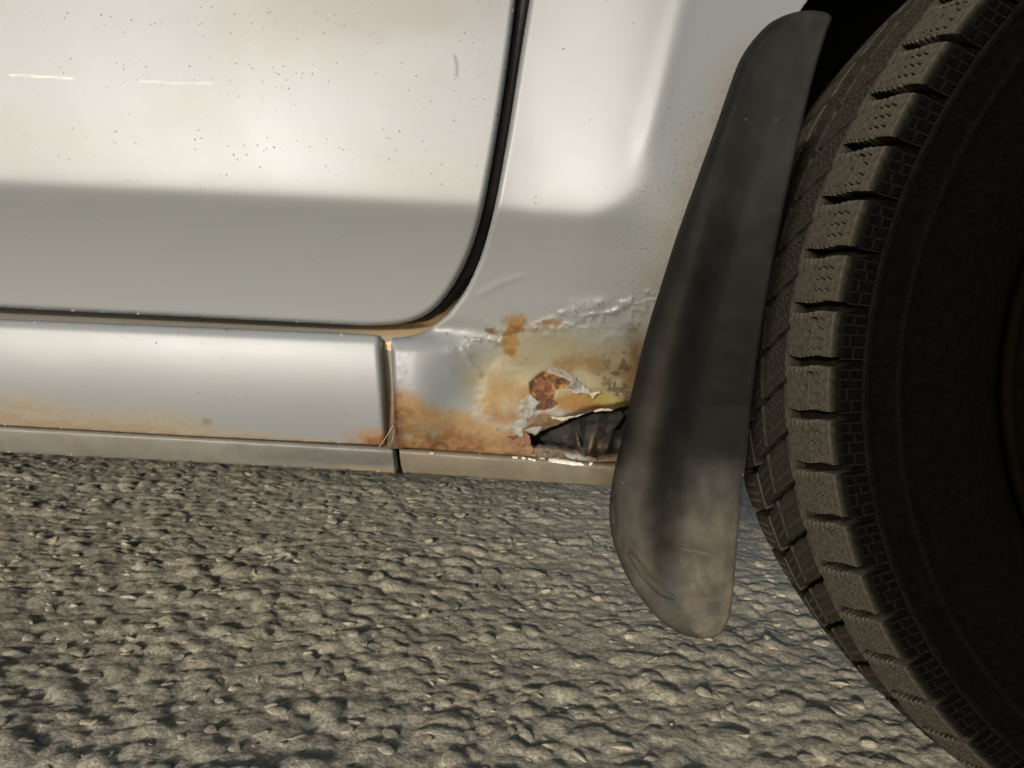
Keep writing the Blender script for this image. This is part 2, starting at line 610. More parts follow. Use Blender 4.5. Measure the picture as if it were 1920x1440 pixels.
# --- door
GL = [(1010, -300), (968, -30), (965, 0), (950, 120), (930, 250), (906, 380), (882, 465), (852, 528), (818, 573), (782, 597), (742, 608), (690, 611)]
GR = [(1045, -300), (998, -30), (993, 0), (975, 110), (953, 250), (927, 390), (902, 480), (872, 545), (838, 590), (802, 617), (768, 630), (736, 633)]
gl = smooth_curve(GL, 8); gr = smooth_curve(GR, 8)
door_poly = np.concatenate([gl, [(0, 577), (-350, 560), (-350, -300)]])


def edge_roll(s, w, d):
    t = np.clip(1 - s / w, 0, 1)
    return d * (1 - np.sqrt(np.maximum(1 - t * t, 0)))


def door_depth(u, v, s):
    return body_y(u, v) + edge_roll(s, 9, 0.0035)


def door_paint(u, v, s):
    c = np.tile(SILVER, (len(u), 1))
    wear = np.zeros(len(u))
    # brownish patch on the upper right, pale scratches, one smear
    c = mixc(c, lin(178, 166, 156), 0.45 * sm(1.2, .2, np.hypot((u - 640) / 330, (v - 20) / 90) + 0.25 * fbm(u, v, 120, 3, 4)))
    c = mixc(c, lin(200, 194, 178), 0.15 * sm(-.2, .8, fbm(u, v * 2.2, 260, 4, 8)))
    for pts, wd in (([(20, 141), (70, 143), (137, 147)], 1.3), ([(262, 152), (330, 156), (398, 156)], 1.2)):
        m = sm(wd + 1.2, wd - .6, linedist(u, v, pts)) * (0.5 + 0.5 * sm(-.4, .2, fbm(u, v, 18, 2, 3)))
        c = mixc(c, (0.98, 0.96, 0.88), m * (.9 if pts[0][0] < 100 else .45))
    m = sm(5, 1, linedist(u, v, [(853, 105), (857, 125), (856, 142)]))
    c = mixc(c, lin(130, 120, 105), 0.55 * m)
    speck = 0.12 + 0.5 * sm(420, 120, v) * sm(60, 450, u) * (0.5 + 0.5 * sm(-.5, .6, fbm(u, v, 150, 3, 12)))
    speck = np.where(v > 360, 0.05, speck)
    return dict(col=c, wear=wear, speck=speck)


sheet('door', door_poly, 3.0, door_depth, M_PAINT, car, CL, 0.016, None, door_paint)

# --- door shut: painted step behind the gap, and the rubber seal
jamb_poly = np.array([(-350, 520), (700, 560), (790, 540), (860, 480), (900, 380), (930, 200), (950, 0), (990, -300), (1075, -300), (1030, 0), (1000, 200), (960, 400), (905, 560), (840, 640), (760, 665), (700, 650), (-350, 615)])


def jamb_depth(u, v, s):
    T = sill_T(u, v)
    return Y0 + 0.052 - 0.020 * sm(-28, 12, T) * sm(960, 860, u) - .004 * sm(640, 760, u) * sm(960, 860, u)


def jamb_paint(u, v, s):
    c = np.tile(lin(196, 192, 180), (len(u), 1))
    c = mixc(c, lin(250, 220, 172), sm(600, 760, u) * sm(900, 860, u))  # warm reflection in the gap's lower corner, put into the colour as tan
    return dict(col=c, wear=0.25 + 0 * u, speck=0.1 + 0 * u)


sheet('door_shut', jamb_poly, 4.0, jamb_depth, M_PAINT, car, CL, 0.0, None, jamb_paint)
k = [(u_, v_) for u_, v_ in zip(*gl.T) if v_ < 560]
k2 = [(u_, v_) for u_, v_ in zip(*gr.T) if v_ < 520]
k = [(u_, v_) for u_, v_ in zip(*gl.T) if v_ < 606]
seal_poly = np.concatenate([np.array(k) + (-6, -2), [(762, 607), (800, 602), (832, 584), (860, 556), (880, 530)], (np.array(k2) + (6, 0))[::-1]])


def seal_depth(u, v, s):
    return body_y(u, v) + 0.012 + 0.006 * sm(12, 0, s)


sheet('door_seal', seal_poly, 4.0, seal_depth, M_SEAL, car, CL, 0.01)

# --- sill panel
sill_poly = np.concatenate([[(-350, 586)], [(0, 600), (350, 614)], smooth_curve([(640, 626.5), (690, 629), (708, 632), (715, 644), (716, 664)], 6), [(723, 740), (732, 836), (700, 834), (350, 817), (0, 797), (-350, 777)]])


def sill_depth(u, v, s):
    T = sill_T(u, v)
    r = edge_roll(716 + 0.062 * np.maximum(v - 650, 0) - u, 14, 0.008)
    return Y0 + sill_y(T) + r + 0.00025 * fbm(u, v, 200, 2, 6)


def sill_paint(u, v, s):
    c = np.tile(SILVER, (len(u), 1)); wear = np.zeros(len(u))
    B = (797 + 0.056 * u) - v            # distance above the lower edge
    w1 = fbm(u, v * 3, 160, 4, 41)
    # cream stain creeping up from the lower edge
    reach = np.interp(u, [-350, 0, 200, 420, 560, 640], [95, 88, 66, 38, 18, 8])
    m = sm(1.0, 0.1, B / reach + 0.25 * w1)
    c = mixc(c, lin(212, 190, 148), 0.6 * m)
    c = mixc(c, lin(196, 156, 100), 0.35 * sm(0.7, 0, B / reach + 0.3 * w1) * sm(.1, .5, fbm(u, v * 4, 80, 4, 5)))
    wear = np.maximum(wear, 0.25 * m)
    # rust at the right-hand corner
    d = np.hypot((u - 722) / 85, (B + 2) / 46)
    m = sm(1.05, .35, d + 0.35 * fbm(u, v, 40, 4, 51))
    c = mixc(c, lin(205, 150, 82), 0.85 * m); wear = np.maximum(wear, .5 * m)
    m = sm(.75, .2, np.hypot((u - 712) / 70, (B - 4) / 26) + 0.45 * fbm(u, v, 26, 4, 52))
    c = mixc(c, lin(160, 98, 52), .8 * m); wear = np.maximum(wear, .8 * m)
    m = sm(9, 3, np.hypot((u - 388) / 2.2, v - 790) + 3 * fbm(u, v, 10, 2, 2))
    c = mixc(c, lin(150, 140, 118), .6 * m)
    # dark line of dirt along the edges
    m = sm(7, 0, s) * (v > 650) * sm(690, 715, u)
    c = mixc(c, lin(120, 100, 70), .6 * m)
    return dict(col=c, wear=wear, speck=0.10 + 0 * u)


sheet('sill_panel', sill_poly, 3.0, sill_depth, M_PAINT, car, CL, 0.02, None, sill_paint)

# --- pinch flange under the sill, in two lengths
def flange_depth(u, v, s):
    top = np.interp(u, [-350, 0, 730, 1000, 1120, 1180], [777, 797, 838, 857, 867, 870])
    t = np.clip((v - top) / 50, -.3, 1.3)
    wob = 0.0006 * fbm(u, v, 90, 3, 77)
    return Y0 + 0.0335 + 0.004 * (1 - sm(-.1, .28, t)) ** 2 + 0.007 * t * t + wob + 0.002 * sm(1000, 1100, u)


def flange_paint(u, v, s):
    c = np.tile(lin(134, 132, 124), (len(u), 1))
    top = np.interp(u, [-350, 0, 730, 1000, 1120, 1180], [777, 797, 838, 857, 867, 870])
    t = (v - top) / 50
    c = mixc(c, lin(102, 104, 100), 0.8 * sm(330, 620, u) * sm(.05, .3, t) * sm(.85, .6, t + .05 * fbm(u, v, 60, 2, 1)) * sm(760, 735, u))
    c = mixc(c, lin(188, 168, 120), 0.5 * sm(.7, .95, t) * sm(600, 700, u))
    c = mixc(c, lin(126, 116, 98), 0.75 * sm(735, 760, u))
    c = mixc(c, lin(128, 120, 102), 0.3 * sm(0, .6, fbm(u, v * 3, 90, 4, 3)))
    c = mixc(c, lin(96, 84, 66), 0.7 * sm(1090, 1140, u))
    c = mixc(c, lin(60, 45, 30), .6 * sm(5, 0, v - top))  # gap shadow painted as a dark line along the top edge
    return dict(col=c)


fl1 = [(-350, 775), (0, 796), (350, 815.5), (700, 833.5), (735, 837), (738, 862), (741, 887.5), (700, 884), (350, 866), (0, 848), (-350, 830)]
fl2 = jag([(748, 838), (1000, 855), (1120, 866), (1200, 862), (1200, 912), (1140, 912), (1000, 903), (756, 886), (752, 872)], .5, 14, 3)
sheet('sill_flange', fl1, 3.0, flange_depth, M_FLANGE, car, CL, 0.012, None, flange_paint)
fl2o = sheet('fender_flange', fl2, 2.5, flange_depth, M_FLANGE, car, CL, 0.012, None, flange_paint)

# --- fender with the rusted corner
HOLE = np.array([(983, 810), (997, 814), (1003, 817), (1013, 808), (1030, 801), (1055, 792), (1077, 783), (1097, 777), (1113, 772), (1130, 769), (1147, 768), (1173, 762), (1196, 760), (1190, 852), (1160, 857), (1120, 863), (1100, 855), (1068, 849), (1047, 844), (1025, 842), (1001, 841), (995, 835), (994, 818)])
PATCH = np.array([(1022, 695), (1055, 708), (1072, 717), (1060, 726), (1042, 732), (1037, 748), (1047, 757), (1040, 762), (1027, 767), (1003, 771), (1007, 760), (1015, 755), (1003, 747), (995, 738), (992, 725), (993, 718), (1008, 703)])
HOLE = jag(HOLE, 1.0, 6, 5); PATCH = jag(PATCH, 0.9, 6, 6)
fend_poly = np.concatenate([gr, [(733, 645), (737, 720), (741, 838), (870, 847), (1000, 856), (1120, 867), (1190, 864), (1230, 720), (1262, 600), (1312, 430), (1350, 330), (1395, 210), (1430, 120), (1470, 62), (1515, 0), (1560, -80), (1700, -300)]])


def ridge(u, v, pts, w):
    return np.exp(-(linedist(u, v, pts) / w) ** 2)


BLIS = [(rng.uniform(835, 890), rng.uniform(615, 695), rng.uniform(2.5, 6.5)) for _ in range(20)] + \
       [(rng.uniform(890, 925), rng.uniform(728, 790), rng.uniform(1.5, 3.5)) for _ in range(18)] + \
       [(rng.uniform(1075, 1150), 575 + rng.normal() * 12, rng.uniform(3, 7)) for _ in range(20)] + \
       [(rng.uniform(1130, 1195), rng.uniform(580, 640), rng.uniform(2, 5)) for _ in range(16)] + \
       [(rng.uniform(740, 765), rng.uniform(660, 720), rng.uniform(2, 4)) for _ in range(8)]


def rust_zone(u, v):
    """how far the surface is disturbed by rust, 0..1"""
    a = sm(545, 640, v - 0.12 * (1000 - u)) * sm(760, 900, u)
    return a


def fender_depth(u, v, s):
    T = sill_T(u, v)
    y = body_y(u, v)
    wB = 1 - sm(770, 960, u)
    ys = Y0 + sill_y(T)
    k = sm(-45, 30, T) * wB
    y = y * (1 - k) + ys * k
    low = sm(560, 760, v) * (1 - k)
    y = np.where(v > 560, y + low * (Y0 + 0.030 - y) * 0.85, y)
    # rounded shut edge and groove edge
    gd = linedist(u, v, GR)
    y = y + edge_roll(gd, 11, 0.004)
    y = y + edge_roll(np.maximum(u - (733 + 0.05 * (v - 640)), 0), 9, 0.006) * sm(640, 660, v)
    # buckled, blistered paint
    rz = rust_zone(u, v)
    y -= rz * (0.0011 * fbm(u, v, 100, 2, 61) + 0.00013 * fbm(u, v, 18, 3, 62) * sm(-.1, .5, fbm(u, v, 60, 2, 66)))
    n1 = 0.15 + 0.95 * sm(-.4, .6, fbm(u, v, 13, 4, 63))
    uw = u + 9 * fbm(u, v, 30, 3, 64); vw = v + 7 * fbm(u, v, 26, 3, 65)
    crk = (1 - np.minimum(np.abs(fbm(u, v, 26, 3, 67)) * 1.6, 1)) ** 2
    y -= 0.0009 * crk * ridge(uw, vw, [(1215, 566), (1160, 585), (1100, 600), (1040, 612)], 24)
    y -= 0.0008 * n1 * ridge(uw, vw, [(1215, 553), (1170, 572), (1125, 590), (1090, 592), (1055, 588), (1030, 600), (1000, 618)], 8)
    y -= 0.0010 * n1 * ridge(uw, vw, [(870, 660), (885, 640), (915, 633), (940, 640)], 7)
    y -= 0.00025 * ridge(u, v, [(900, 552), (940, 530), (975, 520)], 7)
    y -= 0.0007 * ridge(u, v, [(868, 655), (882, 680), (900, 700)], 5)
    y -= 0.0004 * n1 * ridge(uw, vw, [(915, 612), (960, 622), (1000, 612)], 6)
    for bx, by, br in BLIS:
        y -= 0.00005 * br * np.exp(-(((u - bx) / 1.3) ** 2 + (v - by) ** 2) / (br * 1.5) ** 2)
    # bare metal below the flaked paint
    sp = sdist(u, v, PATCH)[0]
    m = sm(-.5, 1.5, sp)
    lay = np.round((fbm(u, v * 1.4 + u * .5, 15, 3, 71)) * 4) / 4
    y += m * (0.0012 - 0.0011 * lay - 0.0005 * fbm(u, v, 5, 2, 72))
    # scabby rust band along the foot
    foot = sm(46, 12, (841 + 0.066 * (u - 750)) - v + 12 * fbm(u, v, 45, 3, 73)) * sm(1010, 960, u)
    y += foot * (0.0006 + 0.00055 * fbm(u, v, 34, 4, 74))
    # edges of the hole are turned in
    if True:
        sh = -sdist(u, v, HOLE)[0]
        y += 0.006 * sm(12, 0, sh) * sm(1010, 1040, u) * sm(840, 830, v)
    return y


def fender_paint(u, v, s):
    N = len(u)
    c = np.tile(SILVER, (N, 1)); wear = np.zeros(N); speck = 0.05 + np.zeros(N)
    n40 = fbm(u, v, 40, 4, 81); n90 = fbm(u, v, 90, 4, 82); n14 = fbm(u, v, 14, 3, 83)

    def put(col, m, wv=None):
        nonlocal c, wear
        c = mixc(c, col, m)
        if wv is not None:
            wear = np.maximum(wear, m * wv) if wv > 0 else wear * (1 - np.clip(m, 0, 1))
    # grime along the arch
    arch = np.interp(v, [-300, 0, 130, 330, 530, 700, 850], [1650, 1500, 1385, 1312, 1245, 1205, 1180])
    da = arch - u
    put(lin(186, 178, 156), .5 * sm(70, 5, da + 18 * n40) * sm(20, 120, v), .4)
    put(lin(120, 92, 55), .12 * sm(22, 2, da + 14 * n14 + 10 * n40) * sm(120, 200, v) * sm(560, 400, v), .7)
    speck = np.maximum(speck, 2.2 * sm(150, 60, da + 30 * n40) * sm(120, 200, v) * sm(600, 480, v))
    # grey-green cast of thin stained lacquer
    put(lin(196, 196, 178), .55 * sm(560, 660, v + 30 * n90) * sm(820, 930, u))
    # cream film
    m = sm(1.1, .45, np.hypot((u - 1040) / 190, (v - 700) / 95) + .3 * n90)
    put(lin(186, 172, 124), .72 * m, .15)
    m = sm(1.0, .3, np.hypot((u - 950) / 70, (v - 745) / 60) + .35 * n40)
    put(lin(184, 154, 96), .6 * m, .3)
    m = sm(1.05, .2, np.hypot((u - 985) / 85, (v - 736) / 34) + .4 * n40)
    put(lin(172, 126, 58), .7 * m, .4)
    m = sm(1.05, .2, np.hypot((u - 950) / 60, (v - 785) / 24) + .4 * n40)
    put(lin(178, 126, 66), .75 * m, .5)
    # cross-shaped stain
    m = np.maximum.reduce([sm(1.15, .3, np.hypot((u - 964) / 26, (v - 606) / 22) + .28 * n14),
                           sm(1.1, .5, np.hypot((u - 958) / 17, (v - 632) / 42) + .28 * n14),
                           sm(1.1, .4, np.hypot((u - 968) / 46, (v - 618) / 8) + .5 * n14)])
    put(lin(186, 138, 50), .85 * m, .4)
    put(lin(140, 88, 26), .6 * m * sm(-.1, .5, fbm(u, v, 12, 3, 97)), .5)
    m = sm(.9, .3, np.hypot((u - 962) / 26, (v - 622) / 9) + .8 * n14)
    put(lin(130, 78, 24), .7 * m, .8)
    m = sm(1, .3, np.hypot((u - 918) / 9, (v - 620) / 6) + .6 * n14); put(lin(110, 62, 22), .8 * m, .7)
    m = sm(1.1, .3, np.hypot((u - 1035) / 22, (v - 605) / 13) + .7 * n14); put(lin(190, 132, 55), .8 * m, .6)
    # brown veil above the flake and along the flap
    m = sm(1.1, .3, np.hypot((u - 1080) / 62, (v - 682) / 24) + .5 * n40 + .2 * n14); put(lin(158, 116, 50), .7 * m, .4)
    m = sm(125, 30, da + 34 * n40) * sm(600, 690, v) ; put(lin(134, 112, 56), .92 * m, .4)
    m = sm(58, 8, da + 20 * n40 + 8 * n14) * sm(590, 680, v); put(lin(104, 70, 28), .9 * m, .7)
    m = sm(.22, .42, fbm(u, v, 10, 4, 96) + .3 * n40) * sm(120, 40, da) * sm(640, 680, v) * sm(770, 740, v); put(lin(76, 54, 24), .8 * m, .9)
    m = sm(.1, .6, fbm(u, v, 22, 3, 91)) * sm(90, 20, da) * sm(560, 580, v) * sm(640, 610, v); put(lin(120, 92, 38), .7 * m, .6)
    # gold strip above the hole
    m = sm(1.05, .5, np.hypot((u - 1078) / 74, (v - 754) / 28) + .25 * n40); put(lin(180, 132, 52), .92 * m, .45)
    m = sm(1.05, .5, np.hypot((u - 1140) / 42, (v - 752) / 19) + .4 * n40); put(lin(176, 156, 62), .75 * m, .2)
    m = sm(.9, .3, np.hypot((u - 1105) / 40, (v - 762) / 8) + .5 * n14); put(lin(150, 88, 28), .7 * m, .6)
    # orange band along the foot
    top = np.interp(u, [733, 775, 800, 880, 910, 960, 1000], [732, 742, 760, 768, 790, 800, 806])
    m = sm(-12, 22, v - top + 12 * n40)
    m *= sm(1012, 985, u)
    put(lin(200, 158, 94), .9 * m, .45)
    m2 = sm(0, 34, v - top - 28 + 22 * n40) * sm(1012, 985, u)
    put(lin(168, 116, 66), .88 * m2, .65)
    put(lin(138, 92, 54), .55 * m2 * sm(.0, .55, fbm(u, v * 1.7, 36, 4, 85)), .9)
    put(lin(198, 154, 100), .5 * m2 * sm(.1, .5, fbm(u, v * 1.5, 24, 4, 86)), .7)
    put(lin(170, 172, 150), .7 * m * sm(.25, .55, fbm(u + 40, v * 2.4, 34, 4, 87)) * sm(775, 800, v) * sm(835, 815, v), .3)
    m = sm(1.2, .5, np.abs(np.hypot((u - 825) / 18, (v - 842) / 13) - .8) * 4); put(lin(92, 56, 32), .55 * m, .9)
    # rust in the joint with the sill
    m = sm(16, 2, (u - 736 - .05 * (v - 640)) + 6 * n14) * sm(700, 760, v); put(lin(130, 84, 44), .8 * m, .9)
    put(lin(70, 46, 28), .7 * sm(.2, .6, fbm(u, v, 9, 3, 88)) * sm(20, 4, u - 742) * sm(740, 770, v), .9)
    # reddish bare steel between the flake and the hole
    m = sm(1.0, .5, np.hypot((u - 1010) / 44, (v - 788) / 17) + .35 * n14); put(lin(168, 118, 86), .8 * m, .8)
    # exposed rust
    sp = sdist(u, v, PATCH)[0]
    m = sm(-1, 1, sp)
    rc = np.tile(lin(140, 92, 58), (N, 1))
    rc = mixc(rc, lin(172, 118, 68), sm(.0, .4, fbm(u, v * 1.4 + u * .5, 15, 3, 71)))
    rc = mixc(rc, lin(205, 150, 84), sm(.35, .6, fbm(u, v, 13, 3, 93)))
    rc = mixc(rc, lin(82, 44, 28), .8 * sm(.05, .5, fbm(u, v, 11, 4, 94)))
    rc = mixc(rc, lin(104, 52, 36), .7 * sm(735, 750, v))
    c = c * (1 - m[:, None]) + rc * m[:, None]; wear = np.maximum(wear, m)
    # turned-in torn edge
    sh = -sdist(u, v, HOLE)[0]
    m = sm(5, 1, sh); put(lin(110, 84, 60), .75 * m, .85)
    # pits
    for bx, by, br in BLIS:
        if br > 4.6:
            m = sm(1.6, .4, np.hypot(u - bx, v - by) / 1.5); put(lin(70, 55, 35), .7 * m, .5)
    return dict(col=c, wear=wear, speck=speck)


fender = sheet('fender', fend_poly, 2.4, fender_depth, M_PAINT, car, CL, 0.012, HOLE, fender_paint)
FL = (CL[0], CL[1], CL[2])


def sub(o):
    """child of the fender (same space as the fender's own mesh)"""
    o.parent = fender
    o.matrix_parent_inverse = Matrix.Identity(4)
    return o


def one(u, v):
    return fender_depth(np.array([u], float), np.array([v], float), np.array([50.0]))[0]


def flake(name, poly, lift, colr, seed, wear=0.2, amp=.5, thick=0.0007, vary=.35):
    """a lifted piece of paint or rusted skin; lift(u, v) is its height above the fender in metres"""
    pl = jag(poly, amp, 5, seed)

    def dep(u, v, s):
        return fender_smooth(u, v) - lift(u, v) - 0.0002 * fbm(u, v, 9, 2, seed)

    def pa(u, v, s):
        c = np.tile(colr, (len(u), 1))
        c = mixc(c, np.asarray(colr) * .55, vary * sm(0, .6, fbm(u, v, 14, 4, seed + 1)))
        c = mixc(c, lin(205, 170, 110), .4 * vary * sm(.1, .6, fbm(u, v, 20, 3, seed + 2)))
        return dict(col=c, wear=wear + 0 * u, speck=0 * u)
    o = sheet(name, pl, 1.3, dep, M_PAINT, None, None, thick, None, pa)
    o.parent = fender
    return o


def fender_smooth(u, v):
    T = sill_T(u, v); y = body_y(u, v)
    low = sm(560, 760, v)
    return y + low * (Y0 + 0.030 - y) * 0.85


# curled strip of paint over the bare patch
FA = [(1021, 694), (1030, 688), (1047, 690), (1062, 697), (1079, 708), (1095, 723), (1112, 738), (1107, 742), (1095, 737), (1077, 738), (1065, 733), (1062, 727), (1072, 717), (1055, 708), (1038, 702)]
flake('paint_flake', FA, lambda u, v: 0.0012 + 0.0035 * sm(16, 0, linedist(u, v, [(1021, 696), (1055, 709), (1073, 718)])), lin(206, 202, 190), 201, .45, .8, .0007, .6)
# star-shaped flake left of the hole
FB = [(975, 753), (987, 742), (997, 740), (1003, 748), (1014, 755), (1006, 760), (1001, 770), (1003, 777), (997, 783), (987, 785), (990, 796), (981, 803), (982, 820), (971, 816), (957, 809), (943, 807), (928, 811), (927, 802), (946, 797), (962, 800), (967, 789), (978, 786), (972, 770)]
flake('paint_flake', FB, lambda u, v: 0.0014 + 0.0022 * sm(812, 822, v) + .001 * sm(1000, 975, u) * fbm(u, v, 20, 2, 7), lin(200, 198, 188), 202, .45, .8, .0007, .6)
FC = [(941, 807), (957, 810), (972, 816), (970, 821), (961, 826), (952, 820)]
flake('rust_flake', FC, lambda u, v: 0.0009 + .001 * sm(816, 826, v), lin(132, 100, 80), 203, .9, .4)
FD = [(961, 825), (972, 820), (981, 821), (985, 812), (994, 817), (995, 834), (985, 834), (977, 838)]
flake('rust_flake', FD, lambda u, v: 0.0016 + 0 * u, lin(176, 126, 98), 204, .9, .5)
FD2 = [(938, 826), (950, 822), (962, 828), (978, 839), (996, 836), (1001, 842), (999, 852), (970, 851), (940, 846)]
flake('rust_flake', FD2, lambda u, v: 0.0010 + .0008 * sm(985, 1000, u), lin(178, 138, 98), 205, .85, .4)
# folded brown edge of the hole
FE = [(980, 804), (997, 793), (1008, 777), (1030, 778), (1036, 785), (1063, 788), (1074, 783), (1056, 793), (1031, 802), (1014, 809), (1004, 818), (995, 811), (987, 809)]
flake('torn_edge', FE, lambda u, v: 0.0014 - 0.004 * sm(783, 815, v + .35 * (u - 1030)), lin(150, 122, 92), 206, .8, .6)
FF = [(1032, 780), (1036, 786), (1048, 788), (1064, 787.5), (1078, 782), (1098, 776), (1072, 780), (1050, 783)]
flake('paint_flake', FF, lambda u, v: 0.0026 + 0 * u, lin(238, 228, 204), 207, .5, .7)
FG = [(1112, 772), (1122, 767), (1140, 765.5), (1150, 768), (1147, 770.5), (1130, 770), (1117, 773)]
flake('paint_flake', FG, lambda u, v: 0.0024 + 0 * u, lin(236, 226, 200), 208, .5, .5)
FH = [(1106, 739), (1113, 736), (1122, 734), (1128, 737), (1120, 739), (1115, 744), (1112, 748), (1108, 743)]
flake('paint_flake', FH, lambda u, v: 0.0022 + 0 * u, lin(240, 232, 200), 209, .5, .5)
FI = [(920, 809), (930, 800), (946, 798), (938, 804), (928, 811)]

# crumpled lower lip of the hole
LIP = jag([(1000, 841), (1025, 841), (1047, 843), (1068, 848), (1100, 854), (1120, 861), (1118, 867), (1090, 864), (1050, 860), (1004, 857)], .6, 7, 9)
def lip_paint(u, v, s):
    c = np.tile(lin(124, 104, 82), (len(u), 1)); c = mixc(c, lin(170, 150, 120), .6 * sm(0, .6, fbm(u, v, 20, 3, 5)))
    return dict(col=c, wear=.7 + 0 * u, speck=0 * u)
o = sheet('torn_edge', LIP, 1.5, lambda u, v, s: Y0 + 0.0305 + .0008 * fbm(u, v, 18, 3, 3), M_PAINT, None, None, .001, None, lip_paint)
o.parent = fender

# dark crumpled metal seen through the hole
inn = np.array([(950, 745), (1230, 735), (1225, 885), (960, 872)])


def inner_depth(u, v, s):
    y = Y0 + 0.062 + 0 * u
    # upper sheet hanging down and outwards: fold crest runs from the left of the hole to the flap
    crest = np.interp(u, [990, 1013, 1075, 1120, 1160, 1230], [826, 812, 792, 800, 792, 780])
    y = y - 0.028 * sm(-14, 40, v - crest) * sm(1005, 1060, u) * sm(868, 838, v)
    y = y - 0.012 * ridge(u, v, [(1117, 790), (1112, 815), (1104, 850)], 11)
    y = y - 0.010 * ridge(u, v, [(1150, 795), (1136, 845)], 8)
    y = y - 0.012 * ridge(u, v, [(1082, 812), (1086, 838), (1096, 858)], 7)
    y = y - 0.02 * sm(846, 870, v + .1 * (1080 - u))
    y = y + 0.014 * ridge(u, v, [(1020, 833), (1060, 838), (1085, 846)], 6)
    y = y + .02 * sm(1150, 1190, u) * sm(830, 790, v)
    return y + 0.0025 * fbm(u, v, 34, 4, 33)


def inner_paint(u, v, s):
    c = np.tile(lin(58, 56, 54), (len(u), 1))
    c = mixc(c, lin(110, 92, 72), .8 * sm(1.1, .3, np.hypot((u - 1118) / 22, (v - 830) / 42) + .4 * fbm(u, v, 22, 3, 1)))
    c = mixc(c, lin(110, 92, 88), .6 * sm(1.1, .3, np.hypot((u - 1052) / 40, (v - 808) / 16) + .4 * fbm(u, v, 22, 3, 2)))
    c = mixc(c, lin(50, 58, 44), .6 * sm(1.1, .3, np.hypot((u - 1050) / 40, (v - 838) / 9)))
    c = mixc(c, lin(140, 122, 100), .6 * sm(4, 1, linedist(u, v, [(1117, 785), (1112, 815), (1104, 850)])))
    c = mixc(c, lin(120, 110, 96), .5 * sm(4, 1, linedist(u, v, [(1082, 812), (1086, 838), (1096, 858)])))
    return dict(col=c)


# crumpled black lining that hangs in the hole
TL = jag([(1011, 813), (1030, 804), (1055, 795), (1080, 786), (1098, 781), (1114, 776), (1135, 774), (1160, 768), (1172, 778), (1160, 797), (1148, 812), (1143, 828), (1152, 846), (1150, 855), (1120, 862), (1102, 855), (1088, 846), (1072, 838), (1050, 832), (1030, 830), (1013, 827)], 1.0, 7, 15)


def liner_depth(u, v, s):
    y = Y0 + 0.0385 + 0.006 * sm(1075, 1010, u)
    cx = np.interp(v, [775, 862], [1080, 1100])
    y = y - 0.006 * np.clip(1 - np.abs(u - cx) / 26, 0, 1)
    c2 = np.interp(v, [775, 862], [1122, 1110])
    y = y - 0.005 * np.clip(1 - np.abs(u - c2) / 20, 0, 1)
    y = y + 0.004 * sm(800, 785, v) + 0.00018 * np.maximum(v - 835, 0)
    return y + 0.0007 * fbm(u, v, 40, 3, 19) + edge_roll(s, 5, .003)


def liner_paint(u, v, s):
    c = np.tile(lin(47, 47, 47), (len(u), 1))
    c = mixc(c, lin(92, 76, 60), .8 * sm(1.1, .3, np.hypot((u - 1120) / 20, (v - 828) / 40) + .5 * fbm(u, v, 22, 3, 1)))
    c = mixc(c, lin(84, 74, 72), .6 * sm(1.1, .3, np.hypot((u - 1050) / 36, (v - 808) / 14) + .4 * fbm(u, v, 22, 3, 2)))
    c = mixc(c, lin(34, 35, 36), .5 * sm(0, .5, fbm(u, v, 30, 3, 6)))
    c = mixc(c, lin(120, 104, 84), .35 * sm(2.5, .5, s))
    return dict(col=c)


o = sheet('torn_lining', TL, 1.6, liner_depth, M_FLAP, None, None, 0.001, None, liner_paint)
o.parent = fender
o = sheet('inner_panel', inn, 2.2, inner_depth, M_FLAP, None, None, 0.0, None, inner_paint)
o.parent = fender

# chips of bright paint left on the flange below the hole
CH = [[(1028, 859), (1045, 859), (1070, 864), (1090, 868), (1097, 873), (1075, 873), (1050, 869), (1030, 866)],
      [(1106, 866), (1112, 866), (1111, 871), (1105, 874)], [(1010, 857), (1024, 858.5), (1022, 861), (1012, 860)],
      [(978, 857), (986, 858), (985, 862), (979, 860.5)], [(990, 859), (997, 860), (999, 863), (991, 862)], [(998, 861), (1006, 862), (1004, 865), (999, 864)],
      [(960, 856), (972, 857), (970, 860), (962, 859)], [(806, 848), (816, 849), (812, 853), (805, 851)]]
for i, cpts in enumerate(CH):
    def cp(u, v, s):
        return dict(col=np.tile(lin(255, 253, 242) if i < 7 else lin(222, 216, 200), (len(u), 1)), wear=.6 + 0 * u, speck=0 * u)
    o = sheet('paint_chip', jag(cpts, .45, 4, 300 + i), 1.1, lambda u, v, s: flange_depth(u, v, s) - 0.0009 - .0002 * fbm(u, v, 8, 2, i), M_PAINT, None, None, .0012, None, cp)
    o.parent = fl2o

# dark backing inside the groove between sill and fender
def grp(u, v, s):
    c = np.tile(lin(132, 126, 108), (len(u), 1)); c = mixc(c, lin(120, 84, 50), .8 * sm(720, 780, v + 20 * fbm(u, v, 30, 3, 3))); c = mixc(c, lin(60, 42, 26), .7 * sm(0, .5, fbm(u, v, 16, 3, 4)) * sm(740, 800, v)); c = mixc(c, lin(62, 46, 32), .85 * sm(770, 815, v))
    return dict(col=c)
sheet('sill_joint', [(704, 632), (752, 632), (756, 841), (720, 841)], 3, lambda u, v, s: Y0 + 0.029 + 0 * u, M_FLANGE, car, CL, 0, None, grp)
sheet('drain_slot', [(733, 838), (752, 838), (758, 892), (742, 892)], 3, lambda u, v, s: Y0 + 0.055 + 0 * u, M_UNDER, car, CL, 0)

